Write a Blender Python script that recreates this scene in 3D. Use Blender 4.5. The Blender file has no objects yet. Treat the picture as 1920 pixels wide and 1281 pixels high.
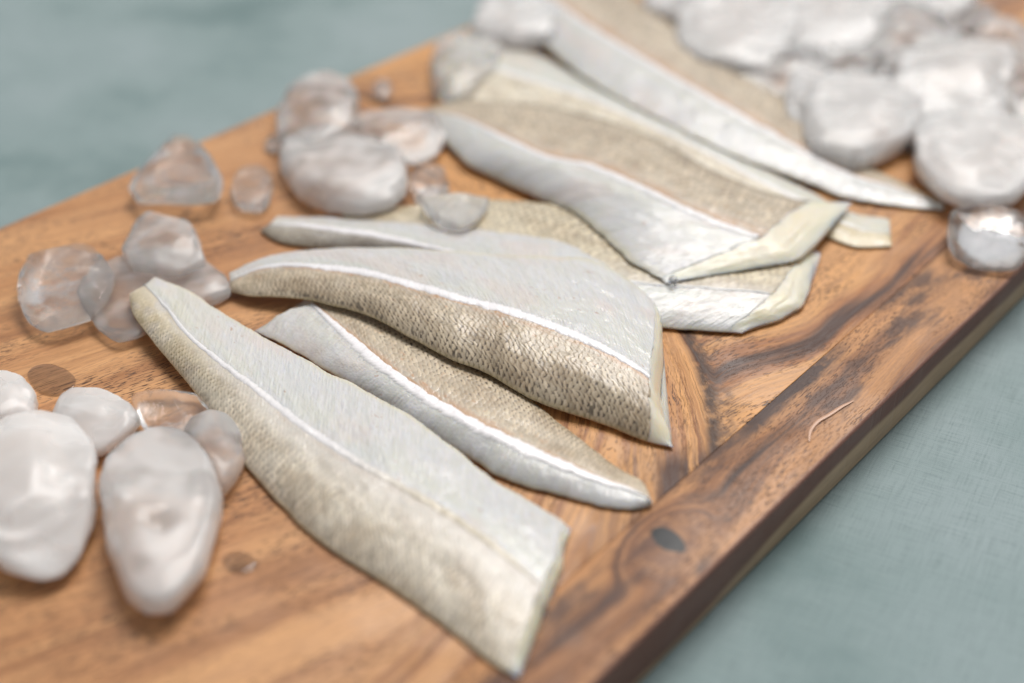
import bpy, math, random
import numpy as np
from mathutils import Vector, noise as mnoise

# ------------------------------------------------------------------ camera, world, light
scene = bpy.context.scene
COL = scene.collection
FPX, PITCH, CAMH, BT = 2667.0, math.radians(33.571), 0.28, 0.0185     # px focal length at 1920, pitch, height over board, board thickness
cam_data = bpy.data.cameras.new("camera")
cam = bpy.data.objects.new("camera", cam_data); COL.objects.link(cam)
cam.location = (0, 0, BT + CAMH)
cam.rotation_euler = (math.pi/2 - PITCH, 0, 0)
cam_data.sensor_width = 36.0; cam_data.lens = 50.0
cam_data.clip_start = 0.01; cam_data.clip_end = 50
cam_data.dof.use_dof = True
cam_data.dof.focus_distance = 0.484
cam_data.dof.aperture_fstop = 3.5
scene.camera = cam

SUN_EL, SUN_AZ = math.radians(55), math.radians(20)     # azimuth from +Y (away from the camera), positive = to the right
world = bpy.data.worlds.new("World"); scene.world = world
world.use_nodes = True
wn, wl = world.node_tree.nodes, world.node_tree.links
bg = wn["Background"]
sky = wn.new("ShaderNodeTexSky"); sky.sky_type = 'NISHITA'; sky.sun_disc = False
sky.sun_elevation = SUN_EL; sky.sun_rotation = SUN_AZ
sky.air_density = 1.0; sky.dust_density = 3.0
hs = wn.new("ShaderNodeHueSaturation"); hs.inputs["Saturation"].default_value = 0.16   # thin overcast
wl.new(sky.outputs[0], hs.inputs["Color"]); wl.new(hs.outputs[0], bg.inputs[0])
bg.inputs[1].default_value = 0.085
sd = bpy.data.lights.new("sun", 'SUN'); sun = bpy.data.objects.new("sun", sd); COL.objects.link(sun)
sd.energy = 2.6; sd.angle = math.radians(36); sd.color = (1.0, 0.955, 0.91)
dirv = Vector((math.sin(SUN_AZ)*math.cos(SUN_EL), math.cos(SUN_AZ)*math.cos(SUN_EL), math.sin(SUN_EL)))
sun.rotation_euler = dirv.to_track_quat('Z', 'Y').to_euler()
sun.location = dirv * 2
scene.view_settings.view_transform = 'Standard'; scene.view_settings.look = 'None'
scene.view_settings.exposure = -0.03
scene.render.engine = 'CYCLES'
scene.cycles.use_denoising = True
scene.cycles.volume_bounces = 32; scene.cycles.max_bounces = 48; scene.cycles.transmission_bounces = 16
scene.cycles.sample_clamp_indirect = 8.0

# ------------------------------------------------------------------ helpers
CP, SP = math.cos(PITCH), math.sin(PITCH)
def on(px, py, z=0.0):
    """point of the horizontal plane z metres above the board top that the photo's pixel shows"""
    px = np.asarray(px, float); py = np.asarray(py, float); z = np.asarray(z, float)
    x = px - 960; y = 640.5 - py
    dy = FPX*CP + y*SP; dz = -FPX*SP + y*CP
    t = (z - CAMH)/dz
    return np.stack([x*t, dy*t, BT + z + 0*x*t], -1)

def tag(o, label=None, cat=None, group=None, kind=None):
    if label: o['label'] = label
    if cat: o['category'] = cat
    if group: o['group'] = group
    if kind: o['kind'] = kind
    return o

def empty(name, loc, rz=0):
    o = bpy.data.objects.new(name, None); COL.objects.link(o)
    o.location = loc; o.rotation_euler = (0, 0, rz); o.empty_display_size = 0.01
    return o

def mesh_obj(name, verts, faces, mat, parent=None, smooth=True, col=None):
    verts = np.ascontiguousarray(verts, dtype=np.float32); faces = np.ascontiguousarray(faces, dtype=np.int32)
    me = bpy.data.meshes.new(name)
    me.vertices.add(len(verts)); me.vertices.foreach_set("co", verts.ravel())
    nf, k = faces.shape
    me.loops.add(nf*k); me.loops.foreach_set("vertex_index", faces.ravel())
    me.polygons.add(nf); me.polygons.foreach_set("loop_start", np.arange(0, nf*k, k, dtype=np.int32))
    me.update(calc_edges=True)
    if col is not None:
        a = me.attributes.new("tone", 'FLOAT_COLOR', 'POINT')
        c = np.ones((len(verts), 4), np.float32); c[:, :np.shape(col)[1]] = col
        a.data.foreach_set("color", c.ravel())
    if smooth: me.shade_smooth()
    me.materials.append(mat)
    o = bpy.data.objects.new(name, me); COL.objects.link(o)
    if parent is not None: o.parent = parent
    return o

def grid_faces(n, m):
    i, j = np.meshgrid(np.arange(n-1), np.arange(m-1), indexing='ij')
    a = i*m + j
    return np.stack([a, a+1, a+m+1, a+m], -1).reshape(-1, 4)

def hashf(i, j, seed):
    n = (i.astype(np.int64)*374761393 + j.astype(np.int64)*668265263 + seed*1442695041) & 0xffffffff
    n = ((n ^ (n >> 13))*1274126177) & 0xffffffff
    return ((n ^ (n >> 16)) & 0xffff)/65535.0
def vn(x, y, seed=0):
    xi, yi = np.floor(x), np.floor(y); fx, fy = x-xi, y-yi
    fx = fx*fx*(3-2*fx); fy = fy*fy*(3-2*fy)
    a = hashf(xi, yi, seed); b = hashf(xi+1, yi, seed); c = hashf(xi, yi+1, seed); d = hashf(xi+1, yi+1, seed)
    return (a*(1-fx)+b*fx)*(1-fy) + (c*(1-fx)+d*fx)*fy
def fbm(x, y, seed=0, o=4):
    s = 0; a = .5
    for k in range(o):
        s = s + a*vn(x*2**k, y*2**k, seed+k*17); a *= .5
    return s/(1-.5**o)
def sstep(a, b, x):
    t = np.clip((x-a)/(b-a), 0, 1); return t*t*(3-2*t)
def mixc(a, b, f):
    f = np.asarray(f)[..., None]; return a*(1-f) + np.asarray(b)*f

# ------------------------------------------------------------------ node helpers
class NT:
    def __init__(s, name):
        s.m = bpy.data.materials.new(name); s.m.use_nodes = True
        s.n, s.l = s.m.node_tree.nodes, s.m.node_tree.links
        s.bsdf = s.n["Principled BSDF"]; s.out = s.n["Material Output"]
    def put(s, sock, v):
        if isinstance(v, bpy.types.NodeSocket): s.l.new(v, sock)
        elif v is not None: sock.default_value = v
    def math(s, op, a, b=None, c=None, clamp=False):
        n = s.n.new("ShaderNodeMath"); n.operation = op; n.use_clamp = clamp
        for k, v in enumerate((a, b, c)): s.put(n.inputs[k], v)
        return n.outputs[0]
    def noise(s, vec, scale=1, detail=4, rough=.55, dist=0):
        n = s.n.new("ShaderNodeTexNoise"); s.put(n.inputs["Vector"], vec)
        n.inputs["Scale"].default_value = scale; n.inputs["Detail"].default_value = detail
        n.inputs["Roughness"].default_value = rough; n.inputs["Distortion"].default_value = dist
        return n.outputs["Fac"]
    def comb(s, x, y, z=0.0):
        n = s.n.new("ShaderNodeCombineXYZ")
        for k, v in enumerate((x, y, z)): s.put(n.inputs[k], v)
        return n.outputs[0]
    def sep(s, v):
        n = s.n.new("ShaderNodeSeparateXYZ"); s.put(n.inputs[0], v); return n.outputs
    def coord(s, which="Object"):
        return s.n.new("ShaderNodeTexCoord").outputs[which]
    def ramp(s, f, stops, interp='LINEAR'):
        n = s.n.new("ShaderNodeValToRGB"); s.put(n.inputs[0], f); r = n.color_ramp; r.interpolation = interp
        while len(r.elements) < len(stops): r.elements.new(.5)
        for e, (p, c) in zip(r.elements, stops):
            e.position = p; e.color = (*c, 1) if len(c) == 3 else c
        return n.outputs[0]
    def mix(s, f, a, b, mode='MIX'):
        n = s.n.new("ShaderNodeMix"); n.data_type = 'RGBA'; n.blend_type = mode
        s.put(n.inputs[0], f)
        for k, v in ((6, a), (7, b)):
            if isinstance(v, tuple): v = (*v, 1) if len(v) == 3 else v
            s.put(n.inputs[k], v)
        return n.outputs[2]
    def smooth(s, v, a, b, lo=0., hi=1.):
        n = s.n.new("ShaderNodeMapRange"); n.interpolation_type = 'SMOOTHSTEP'
        s.put(n.inputs[0], v); n.inputs[1].default_value = a; n.inputs[2].default_value = b
        n.inputs[3].default_value = lo; n.inputs[4].default_value = hi
        return n.outputs[0]
    def bump(s, h, strength, dist, prev=None):
        n = s.n.new("ShaderNodeBump"); n.inputs["Strength"].default_value = strength
        n.inputs["Distance"].default_value = dist; s.put(n.inputs["Height"], h)
        if prev is not None: s.put(n.inputs["Normal"], prev)
        return n.outputs[0]

# ------------------------------------------------------------------ tabletop
def table_material():
    t = NT("painted_canvas"); p = t.coord(); x, y, z = t.sep(p)
    thr = math.radians(62)
    u = t.math('ADD', t.math('MULTIPLY', x, math.cos(thr)), t.math('MULTIPLY', y, math.sin(thr)))
    v = t.math('SUBTRACT', t.math('MULTIPLY', y, math.cos(thr)), t.math('MULTIPLY', x, math.sin(thr)))
    wob = t.math('MULTIPLY', t.noise(p, 60, 3), .0016)
    u2 = t.math('ADD', u, wob); v2 = t.math('ADD', v, wob)
    a = t.math('SINE', t.math('MULTIPLY', u2, 2*math.pi/.00082))
    b = t.math('SINE', t.math('MULTIPLY', v2, 2*math.pi/.00076))
    chk = t.math('MULTIPLY', a, b)
    slub = t.noise(t.comb(t.math('MULTIPLY', u, 70), t.math('MULTIPLY', v, 1400)), 1, 3)
    slub2 = t.noise(t.comb(t.math('MULTIPLY', u, 1400), t.math('MULTIPLY', v, 70)), 1, 3)
    th = t.math('ADD', slub, slub2)
    blot = t.noise(p, 9, 5, .55)
    colr = t.ramp(blot, [(.32, (.11, .19, .19)), (.46, (.225, .310, .312)), (.62, (.285, .365, .375))])
    weave = t.math('ADD', t.math('MULTIPLY', chk, .2), t.math('MULTIPLY', t.math('SUBTRACT', th, 1.0), 1.1))
    colr = t.mix(t.smooth(weave, -.5, .1), (.17, .24, .24), colr, 'MIX')
    t.put(t.bsdf.inputs["Base Color"], colr)
    t.bsdf.inputs["Roughness"].default_value = .62
    t.put(t.bsdf.inputs["Normal"], t.bump(weave, .55, .0004))
    return t.m
S = 2.5
me = mesh_obj("tabletop", [(-S, -S, 0), (S, -S, 0), (S, S, 0), (-S, S, 0)], [(0, 1, 2, 3)], table_material())
tag(me, kind="structure", label="blue green painted canvas tabletop under the board")

# ------------------------------------------------------------------ cutting board
BA = math.radians(50.502)
origin = on(1116, 1281)
BX, BY = np.array([math.cos(BA), math.sin(BA)]), np.array([-math.sin(BA), math.cos(BA)])
BW, JOINT = .333, .0294
board = empty("cutting_board", (origin[0], origin[1], 0), BA)
tag(board, "large oiled wooden cutting board carrying the fillets and ice", "cutting board")

def wood_material(name, tan, mid, dark, seed, edge_plank):
    t = NT(name); p = t.coord(); x, y, z = t.sep(p)
    M = t.math
    zz = M('MULTIPLY', z, 1.0)
    yw = M('ADD', y, M('MULTIPLY', M('SUBTRACT', t.noise(t.comb(M('MULTIPLY', x, 9), M('MULTIPLY', y, 14), seed), 1, 2), .5), .016))
    yw = M('ADD', yw, M('MULTIPLY', zz, .8))
    if edge_plank:
        # knot near (58,16) mm: rings bend round it
        kx, ky = .0583, .0163
        dx, dy = M('SUBTRACT', x, kx), M('SUBTRACT', y, ky)
        r = M('SQRT', M('ADD', M('MULTIPLY', M('MULTIPLY', dx, dx), .55), M('MULTIPLY', M('MULTIPLY', dy, dy), 1.6)))
        r = M('ADD', r, M('MULTIPLY', M('SUBTRACT', t.noise(p, 110, 2), .5), .004))
        w = t.smooth(r, .005, .022, 1, 0)
        g = M('ADD', M('MULTIPLY', yw, M('SUBTRACT', 1.0, w)), M('MULTIPLY', r, w))
        along = M('MULTIPLY', x, M('SUBTRACT', 1.0, w))
        g = M('ADD', g, M('MULTIPLY', t.smooth(r, .0, .06, 1, 0), .004))
        porecoord = (x, y)
    else:
        # feather-grained crotch: grain right of the dark arc runs with the board, left of it follows the arc, further left it slants
        ax, ay, bx_, by_ = .1045, .0303, .1537, .0732
        L = math.hypot(bx_-ax, by_-ay); ux, uy = (bx_-ax)/L, (by_-ay)/L
        rx, ry = M('SUBTRACT', x, ax), M('SUBTRACT', y, ay)
        s_ = M('ADD', M('MULTIPLY', rx, ux), M('MULTIPLY', ry, uy))
        D = M('SUBTRACT', M('MULTIPLY', rx, uy), M('MULTIPLY', ry, ux))        # >0 right of the arc
        D = M('SUBTRACT', D, M('MULTIPLY', M('MULTIPLY', M('SUBTRACT', s_, .034), M('SUBTRACT', s_, .034)), -2.2))
        D = M('ADD', D, -.0025)
        D = M('ADD', D, M('MULTIPLY', M('SUBTRACT', t.noise(p, 60, 3), .5), .003))
        wl_ = t.smooth(D, -.012, .004, 1, 0)                                      # left side of the arc
        wfar = t.smooth(D, -.075, -.030, 1, 0)                                     # the slanting zone
        ca, sa = math.cos(math.radians(-17)), math.sin(math.radians(-17))
        gs = M('SUBTRACT', M('MULTIPLY', yw, ca), M('MULTIPLY', x, sa)); xs = M('ADD', M('MULTIPLY', x, ca), M('MULTIPLY', y, sa))
        bend = M('MULTIPLY', t.smooth(D, .0, .05, 1, 0), -.016)
        g0 = M('ADD', yw, bend); x0 = x
        gl = M('ADD', D, M('MULTIPLY', yw, .15)); xl = s_
        def lerp(a, b, f): return M('ADD', M('MULTIPLY', a, M('SUBTRACT', 1.0, f)), M('MULTIPLY', b, f))
        g = lerp(lerp(g0, gl, wl_), gs, wfar); along = lerp(lerp(x0, xl, wl_), xs, wfar)
        porecoord = (along, lerp(lerp(M('ADD', y, M('MULTIPLY', bend, .8)), D, wl_), M('SUBTRACT', M('MULTIPLY', y, ca), M('MULTIPLY', x, sa)), wfar))
    bands = t.noise(t.comb(M('MULTIPLY', along, 7), M('MULTIPLY', g, 110), seed), 1, 5, .6, .35)
    broad = t.noise(t.comb(M('MULTIPLY', along, 5), M('MULTIPLY', g, 34), seed+5), 1, 3, .5, .3)
    fine = t.noise(t.comb(M('MULTIPLY', along, 70), M('MULTIPLY', g, 1300), seed), 1, 3, .6)
    tone = M('ADD', M('MULTIPLY', bands, .55), M('MULTIPLY', broad, .45))
    lerpc = t.ramp(tone, [(.36, dark), (.44, mid), (.51, tan), (.60, tuple(min(1, c*1.2) for c in tan)), (.70, mid)])
    if not edge_plank:      # calmer timber towards the slanting zone
        calm = t.ramp(tone, [(.34, (.22, .090, .036)), (.46, (.50, .245, .108)), (.60, (.66, .36, .17))])
        lerpc = t.mix(M('MULTIPLY', wfar, .85), lerpc, calm)
        arc = t.smooth(M('ABSOLUTE', D), .0004, .0042, 1, 0)
        lerpc = t.mix(M('MULTIPLY', arc, t.smooth(t.noise(p, 160, 4), .36, .56, .45, .96)), lerpc, (.045, .021, .014))
        shadeb = M('MULTIPLY', t.smooth(D, -.002, .002, 0, 1), t.smooth(D, .013, .002, 0, 1))
        lerpc = t.mix(M('MULTIPLY', shadeb, t.smooth(t.noise(p, 260, 4), .40, .62, .15, .75)), lerpc, (.10, .05, .03))
        pocket = M('MULTIPLY', t.smooth(D, -.045, -.012, 0, 1), t.smooth(s_, .004, -.010, 0, 1))
        lerpc = t.mix(M('MULTIPLY', pocket, t.smooth(bands, .42, .58, .95, .2)), lerpc, (.060, .020, .010))
    fc = t.ramp(fine, [(.25, (.62, .56, .52)), (.5, (.93, .92, .9)), (.75, (1.1, 1.1, 1.08))])
    lerpc = t.mix(.8, lerpc, fc, 'MULTIPLY')
    # open pores: short dark dashes along the grain
    po = t.noise(t.comb(M('MULTIPLY', porecoord[0], 300), M('MULTIPLY', porecoord[1], 1900), seed), 1, 2, .5)
    dens = t.smooth(t.noise(t.comb(M('MULTIPLY', along, 18), M('MULTIPLY', g, 60), seed+9), 1, 3), .38, .62)
    pm = M('MULTIPLY', t.smooth(po, .54, .62), M('ADD', M('MULTIPLY', dens, .80), .15))
    lerpc = t.mix(pm, lerpc, (.085, .040, .022))
    if edge_plank:
        smear = M('MULTIPLY', t.smooth(t.noise(t.comb(M('MULTIPLY', x, 22), M('MULTIPLY', y, 75), 4.4), 1, 4, .6), .49, .64), .85)
        lerpc = t.mix(smear, lerpc, (.075, .036, .026))
        joint_dark = t.smooth(M('ADD', y, M('MULTIPLY', M('SUBTRACT', t.noise(t.comb(M('MULTIPLY', x, 60), M('MULTIPLY', y, 200), 1.), 1, 3), .5), .007)), .0225, .0262)                    # stained heartwood next to the glue line
        jd = M('MULTIPLY', M('MULTIPLY', joint_dark, t.smooth(x, .092, .125)), t.smooth(x, .195, .165))
        lerpc = t.mix(M('MULTIPLY', jd, t.smooth(t.noise(p, 160, 4), .3, .5, .45, .95)), lerpc, (.05, .027, .024))
        halo = t.smooth(r, .006, .017, .75, 0); lerpc = t.mix(M('MULTIPLY', halo, t.smooth(t.noise(p, 200, 4), .35, .6, .5, 1)), lerpc, (.16, .075, .05))
        dyk = M('ADD', M('MULTIPLY', dx, .31), M('MULTIPLY', dy, .95)); dxk = M('SUBTRACT', M('MULTIPLY', dx, .95), M('MULTIPLY', dy, .31))
        rk = M('SQRT', M('ADD', M('POWER', M('ABSOLUTE', M('DIVIDE', dxk, .0042)), 2.0), M('POWER', M('ABSOLUTE', M('DIVIDE', dyk, .0068)), 2.0)))
        rk = M('ADD', rk, M('MULTIPLY', M('SUBTRACT', t.noise(p, 120, 2), .5), .7))
        lerpc = t.mix(t.smooth(rk, .8, 1.02, 1, 0), lerpc, (.028, .030, .032))
        # side of the board: dark heartwood band above pale sapwood
        zt = M('ADD', z, M('MULTIPLY', M('SUBTRACT', t.noise(t.comb(M('MULTIPLY', x, 12), 0.0, 2.0), 1, 2), .5), .008))
        heart = t.mix(bands, (.13, .058, .048), (.31, .155, .11))
        sap = t.mix(bands, (.40, .25, .15), (.70, .50, .32))
        sapcut = M('ADD', M('MULTIPLY', t.smooth(x, .02, .15), .0075), .0024)
        side = t.mix(t.smooth(M('SUBTRACT', zt, sapcut), -.001, .0016), sap, heart)
        side = t.mix(.7, side, fc, 'MULTIPLY')
        side_mask = t.smooth(y, .0018, .0004)
        lerpc = t.mix(side_mask, lerpc, side)
    t.put(t.bsdf.inputs["Base Color"], lerpc)
    wet = t.smooth(t.noise(p, 22, 3), .45, .62)
    t.put(t.bsdf.inputs["Roughness"], M('SUBTRACT', t.smooth(fine, .2, .8, .44, .62), M('MULTIPLY', wet, .16)))
    t.bsdf.inputs["Specular IOR Level"].default_value = .30
    h = M('SUBTRACT', M('MULTIPLY', fine, .35), M('MULTIPLY', pm, .9))
    t.put(t.bsdf.inputs["Normal"], t.bump(h, .5, .00022))
    return t.m

TAN, MID, DRK = (.66, .335, .125), (.40, .165, .058), (.065, .022, .011)
w_edge = wood_material("edge_timber", (.50, .245, .100), (.33, .145, .058), (.060, .026, .017), 3.1, True)
w_main = wood_material("figured_timber", TAN, MID, DRK, 7.7, False)

def plank(y0, y1, mat, bev0, bev1, x0=-.24, x1=.86):
    """rounded section swept along the board; bev0 / bev1 = edge radius at y0 / y1"""
    prof = []
    def corner(cy, cz, r, a0, a1, n=5):
        for k in range(n):
            a = math.radians(a0 + (a1-a0)*k/(n-1)); prof.append((cy + r*math.cos(a), cz + r*math.sin(a)))
    corner(y1-bev1, BT-bev1, bev1, 0, 90); corner(y0+bev0, BT-bev0, bev0, 90, 180)
    corner(y0+.0012, .0012, .0012, 180, 270, 3); corner(y1-.0012, .0012, .0012, 270, 360, 3)
    prof = np.array(prof); m = len(prof)
    xs = np.linspace(x0, x1, 40)
    V = np.array([(x, q[0], q[1]) for x in xs for q in prof])
    F = []
    for i in range(len(xs)-1):
        for j in range(m):
            F.append((i*m+j, i*m+(j+1) % m, (i+1)*m+(j+1) % m, (i+1)*m+j))
    o = mesh_obj("plank", V, F, mat, board, smooth=True)
    import bmesh
    bm = bmesh.new(); bm.from_mesh(o.data); bm.verts.ensure_lookup_table()
    bm.faces.new([bm.verts[j] for j in range(m)]); bm.faces.new([bm.verts[(len(xs)-1)*m + m-1-j] for j in range(m)])
    bmesh.ops.recalc_face_normals(bm, faces=bm.faces)
    bm.to_mesh(o.data); bm.free()
    return o
o = plank(0, JOINT, w_edge, .0011, .00025); o['label'] = "edge plank with a dark knot"
plank(JOINT + .00006, BW, w_main, .00025, .0016)

# ------------------------------------------------------------------ fish fillets
def fish_mat(name, rough, bumps, coat=.35, spec=.5, sss=0, metal=0.0, sscale=.004):
    t = NT(name)
    at = t.n.new("ShaderNodeAttribute"); at.attribute_name = "tone"
    p = t.coord()
    b = t.bsdf
    t.put(b.inputs["Base Color"], at.outputs["Color"])
    n1 = t.noise(p, 900, 4, .6); n2 = t.noise(p, 260, 3, .6)
    t.put(b.inputs["Roughness"], t.smooth(n2, .3, .7, rough-.08, rough+.14))
    b.inputs["Specular IOR Level"].default_value = spec
    b.inputs["Coat Weight"].default_value = coat; b.inputs["Coat Roughness"].default_value = .16
    b.inputs["Metallic"].default_value = metal
    if sss:
        t.put(b.inputs["Subsurface Weight"], t.math('MULTIPLY', at.outputs["Alpha"], sss))
        b.inputs["Subsurface Radius"].default_value = (1.0, .75, .45); b.inputs["Subsurface Scale"].default_value = sscale
    nb = t.bump(n1, bumps, .00016); nb = t.bump(n2, bumps, .0005, nb)
    t.put(b.inputs["Normal"], nb)
    t.put(b.inputs["Coat Normal"], nb)
    return t.m
M_SKIN = fish_mat("scaled_skin", .42, .20, coat=.38, sss=.35, sscale=.0010)
M_BELLY = fish_mat("pale_belly_skin", .37, .14, coat=.45, spec=.5, sss=.7, sscale=.0018)
M_STRIPE = fish_mat("silver_stripe", .36, .35, coat=.35, spec=.7)
M_FLESH = fish_mat("translucent_flesh", .38, .3, coat=.3, sss=1.0, sscale=.006)

def resample(pts, n, smooth=True):
    pts = np.array(pts, float)
    d = np.r_[0, np.cumsum(np.hypot(*np.diff(pts, axis=0).T))]; d /= d[-1]
    t = np.linspace(0, 1, n)
    # Catmull-Rom through the points
    k = np.clip(np.searchsorted(d, t, side='right')-1, 0, len(pts)-2)
    m = np.gradient(pts, d, axis=0) if len(pts) > 2 else np.repeat([pts[1]-pts[0]], 2, 0)
    h = (d[k+1]-d[k])[:, None]; s = ((t-d[k])[:, None])/h
    return (2*s**3-3*s**2+1)*pts[k] + (s**3-2*s**2+s)*h*m[k] + (-2*s**3+3*s**2)*pts[k+1] + (s**3-s**2)*h*m[k+1]

def prof(vals, n):
    vals = np.array(vals, float); x = np.linspace(0, 1, len(vals)); t = np.linspace(0, 1, n)
    f = np.interp(t, x, vals)
    w = max(3, n//14) | 1; ker = np.hanning(w+2)[1:-1]; ker /= ker.sum()
    return np.convolve(np.pad(f, w//2, mode='edge'), ker, 'valid')

def fillet(label, back, stripe, belly, zb, zv, zs, res=.0003, cut=(.02, .02, .02), seed=1, dark=1.0, stripe_w=.0012,
           yellow=0.0, stripe_show=1.0, rows=15, curl=0.0, orange=1.0, rag=.00025, belly_tone=(.62, .615, .60), skin=(.48, .385, .265), fade=0.0, rimdark=0.0, soft=.35):
    """back / stripe / belly: lines from tail to cut end in photo pixels; zb, zv, zs: heights over the board in mm of the
    back edge, the belly edge and the stripe crest, from tail to cut end"""
    b0 = resample(back, 400); s0 = resample(stripe, 400); v0 = resample(belly, 400)
    ZB, ZV, ZS = prof(zb, 400)*1e-3, prof(zv, 400)*1e-3, prof(zs, 400)*1e-3
    Sc = on(s0[:, 0], s0[:, 1], ZS)
    Ltot = np.linalg.norm(np.diff(Sc, axis=0), axis=1).sum()
    n = int(Ltot/res)
    ti = np.linspace(0, 1, n); tt = np.linspace(0, 1, 400)
    I = lambda a: np.stack([np.interp(ti, tt, a[:, k]) for k in range(a.shape[1])], -1)
    ZBi, ZVi, ZSi = (np.interp(ti, tt, q) for q in (ZB, ZV, ZS))
    b_, s_, v_ = I(b0), I(s0), I(v0)
    B, Sg, V = on(b_[:, 0], b_[:, 1], ZBi), on(s_[:, 0], s_[:, 1], ZSi), on(v_[:, 0], v_[:, 1], ZVi)
    am = ti*Ltot*1000
    ragB = (fbm(am/3.2, 0*am+.3, seed, 3)-.5)*2*rag + (fbm(am/13, 0*am+.9, seed+61, 2)-.5)*.0008; ragV = (fbm(am/4.5, 0*am+.7, seed+3, 3)-.5)*3*rag + (fbm(am/11, 0*am+.4, seed+62, 2)-.5)*.0020
    dB = (B-Sg); dB[:, 2] = 0; wB = np.linalg.norm(dB, axis=1)+1e-9
    dV = (V-Sg); dV[:, 2] = 0; wV = np.linalg.norm(dV, axis=1)+1e-9
    B = B + dB/wB[:, None]*ragB[:, None]; V = V + dV/wV[:, None]*ragV[:, None]
    hB = np.maximum(ZSi-ZBi, .0004); hV = np.maximum(ZSi-ZVi, .0004)
    wide = wB.max()
    axis_end = (Sg[-1]-Sg[-n//8])[:2]; axis_end = axis_end/np.linalg.norm(axis_end)
    def surf(T, v):
        """T in 0..1 along, v in -1 (back edge) .. 0 (stripe) .. 1 (belly edge); arrays of one shape"""
        g3 = lambda A: np.stack([np.interp(T, ti, A[:, k]) for k in range(3)], -1)
        a = np.abs(v)[..., None]
        E = np.where((v < 0)[..., None], g3(B), g3(V)); C = g3(Sg)
        P = C*(1-a) + E*a
        av = np.abs(v)
        zb_ = np.interp(T, ti, ZBi); zv_ = np.interp(T, ti, ZVi); zs_ = np.interp(T, ti, ZSi)
        ze = zb_*(1-v)/2 + zv_*(1+v)/2
        gb = (1-np.clip(av, 0, 1)**2.0)**.74; gv = (1-np.clip(av, 0, 1)**2.0)**.72
        gg = np.where(v < 0, gb, gv)
        m = np.ones_like(T)
        c = cut[0]*np.clip(-v, 0, 1) + cut[2]*np.clip(v, 0, 1) + cut[1]*(1-np.abs(v))
        q = np.clip((T-(1-c))/c, 0, 1); m = np.clip(1-q**1.7, 0, 1)**.72
        q2 = np.clip(1-T/.012, 0, 1); m = m*np.sqrt(1-q2*q2*.95)
        z = ze + (zs_-ze)*gg*m
        am_ = T*Ltot*1000; cm = v*np.where(v < 0, np.interp(T, ti, wB), np.interp(T, ti, wV))*1000
        und = (fbm(am_/14+seed, cm/9, seed+5, 3)-.5)*.0009*np.clip(1-av**4, 0, 1)
        P[..., 2] = BT + z + und
        endn = ((fbm(v*2.2+7, 0*v+seed, seed+31, 3)-.5)*.0055)*sstep(.90, 1.0, T)
        P[..., :2] += axis_end*endn[..., None]
        return P, am_, cm
    def normals(P):
        du = np.gradient(P, axis=0); dv = np.gradient(P, axis=1)
        N = np.cross(du, dv); N /= (np.linalg.norm(N, axis=-1, keepdims=True)+1e-12)
        if N[..., 2].mean() < 0: N = -N
        return N
    def endT(v, extra=0.0):
        c = cut[0]*np.clip(-v, 0, 1) + cut[2]*np.clip(v, 0, 1) + cut[1]*(1-np.abs(v))
        r = (fbm(v*9+3, 0*v+seed, seed+8, 3)-.5)*.010
        return 1 - c + .15*c + r*np.clip(c/.02, .4, 1) - extra
    def oriented(F, P):
        f = F[len(F)//2]; a, b, c = (P.reshape(-1, 3)[f[k]] for k in range(3))
        return F if np.cross(b-a, c-a)[2] > 0 else F[:, ::-1]
    def thick(P2, TT, VV, base, v_out):
        """closes a skin patch into a solid that reaches down to the underside of the fillet (v runs along axis 1)"""
        n_, m_ = TT.shape; kb = 7
        vo, vi = VV[:, -1:], VV[:, :1]
        w_ = np.linspace(0, 1, kb)[None, :]
        Tb = TT[:, -1:]*(1-w_) + TT[:, :1]*w_; Vb = vo*(1-w_) + vi*w_
        Pb_, _, _ = surf(Tb, Vb)
        ze_ = np.interp(Tb, ti, ZBi)*(1-Vb)/2 + np.interp(Tb, ti, ZVi)*(1+Vb)/2
        av_ = np.abs(Vb); zl = ze_*av_ + np.interp(Tb, ti, np.minimum(ZBi, ZVi))*(1-av_) - .0007*(1-av_**4)
        Pb_[..., 2] = np.minimum(BT + zl + .0002, Pb_[..., 2] - .0002)
        R_ = np.concatenate([P2, Pb_], 1); C_ = np.concatenate([base, np.repeat(base[:, -1:], kb, 1)], 1)
        mm = m_+kb
        i, j = np.meshgrid(np.arange(n_-1), np.arange(mm), indexing='ij'); j2 = (j+1) % mm
        F_ = np.stack([i*mm+j, (i+1)*mm+j, (i+1)*mm+j2, i*mm+j2], -1).reshape(-1, 4)
        ct = [R_[0].mean(0), R_[-1].mean(0)]
        V_ = np.concatenate([R_.reshape(-1, 3), ct]); Cc = np.concatenate([C_.reshape(-1, C_.shape[-1]), base[0, :1], base[-1, :1]])
        a = np.arange(mm-1); c0, c1 = n_*mm, n_*mm+1
        # end caps as quads (two neighbouring rim edges and the centre)
        a = np.arange(0, mm-2, 2); cap0 = np.stack([np.full(len(a), c0), a, a+1, a+2], -1)
        b_ = (n_-1)*mm; cap1 = np.stack([np.full(len(a), c1), b_+a+2, b_+a+1, b_+a], -1)
        F_ = np.concatenate([F_, cap0, cap1])
        f = F_[(n_//2)*mm + m_//2]; up = np.cross(V_[f[1]]-V_[f[0]], V_[f[2]]-V_[f[0]])[2] > 0
        return V_, (F_ if up else F_[:, ::-1]), Cc
    cen = Sg.mean(0)
    root = empty("fish_fillet", (cen[0], cen[1], BT + min(ZBi.min(), ZVi.min())))
    tag(root, label, "fish fillet", "skin-on fish fillets laid on the board")
    off = np.array(root.location)
    # flesh: closed body
    ns = max(60, n//4); mt = 34; mb = 10
    Tl = np.concatenate([np.linspace(0, .9, ns), np.linspace(.9, 1, 40)[1:]])
    vt = np.sin(np.linspace(-math.pi/2, math.pi/2, mt))
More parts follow.
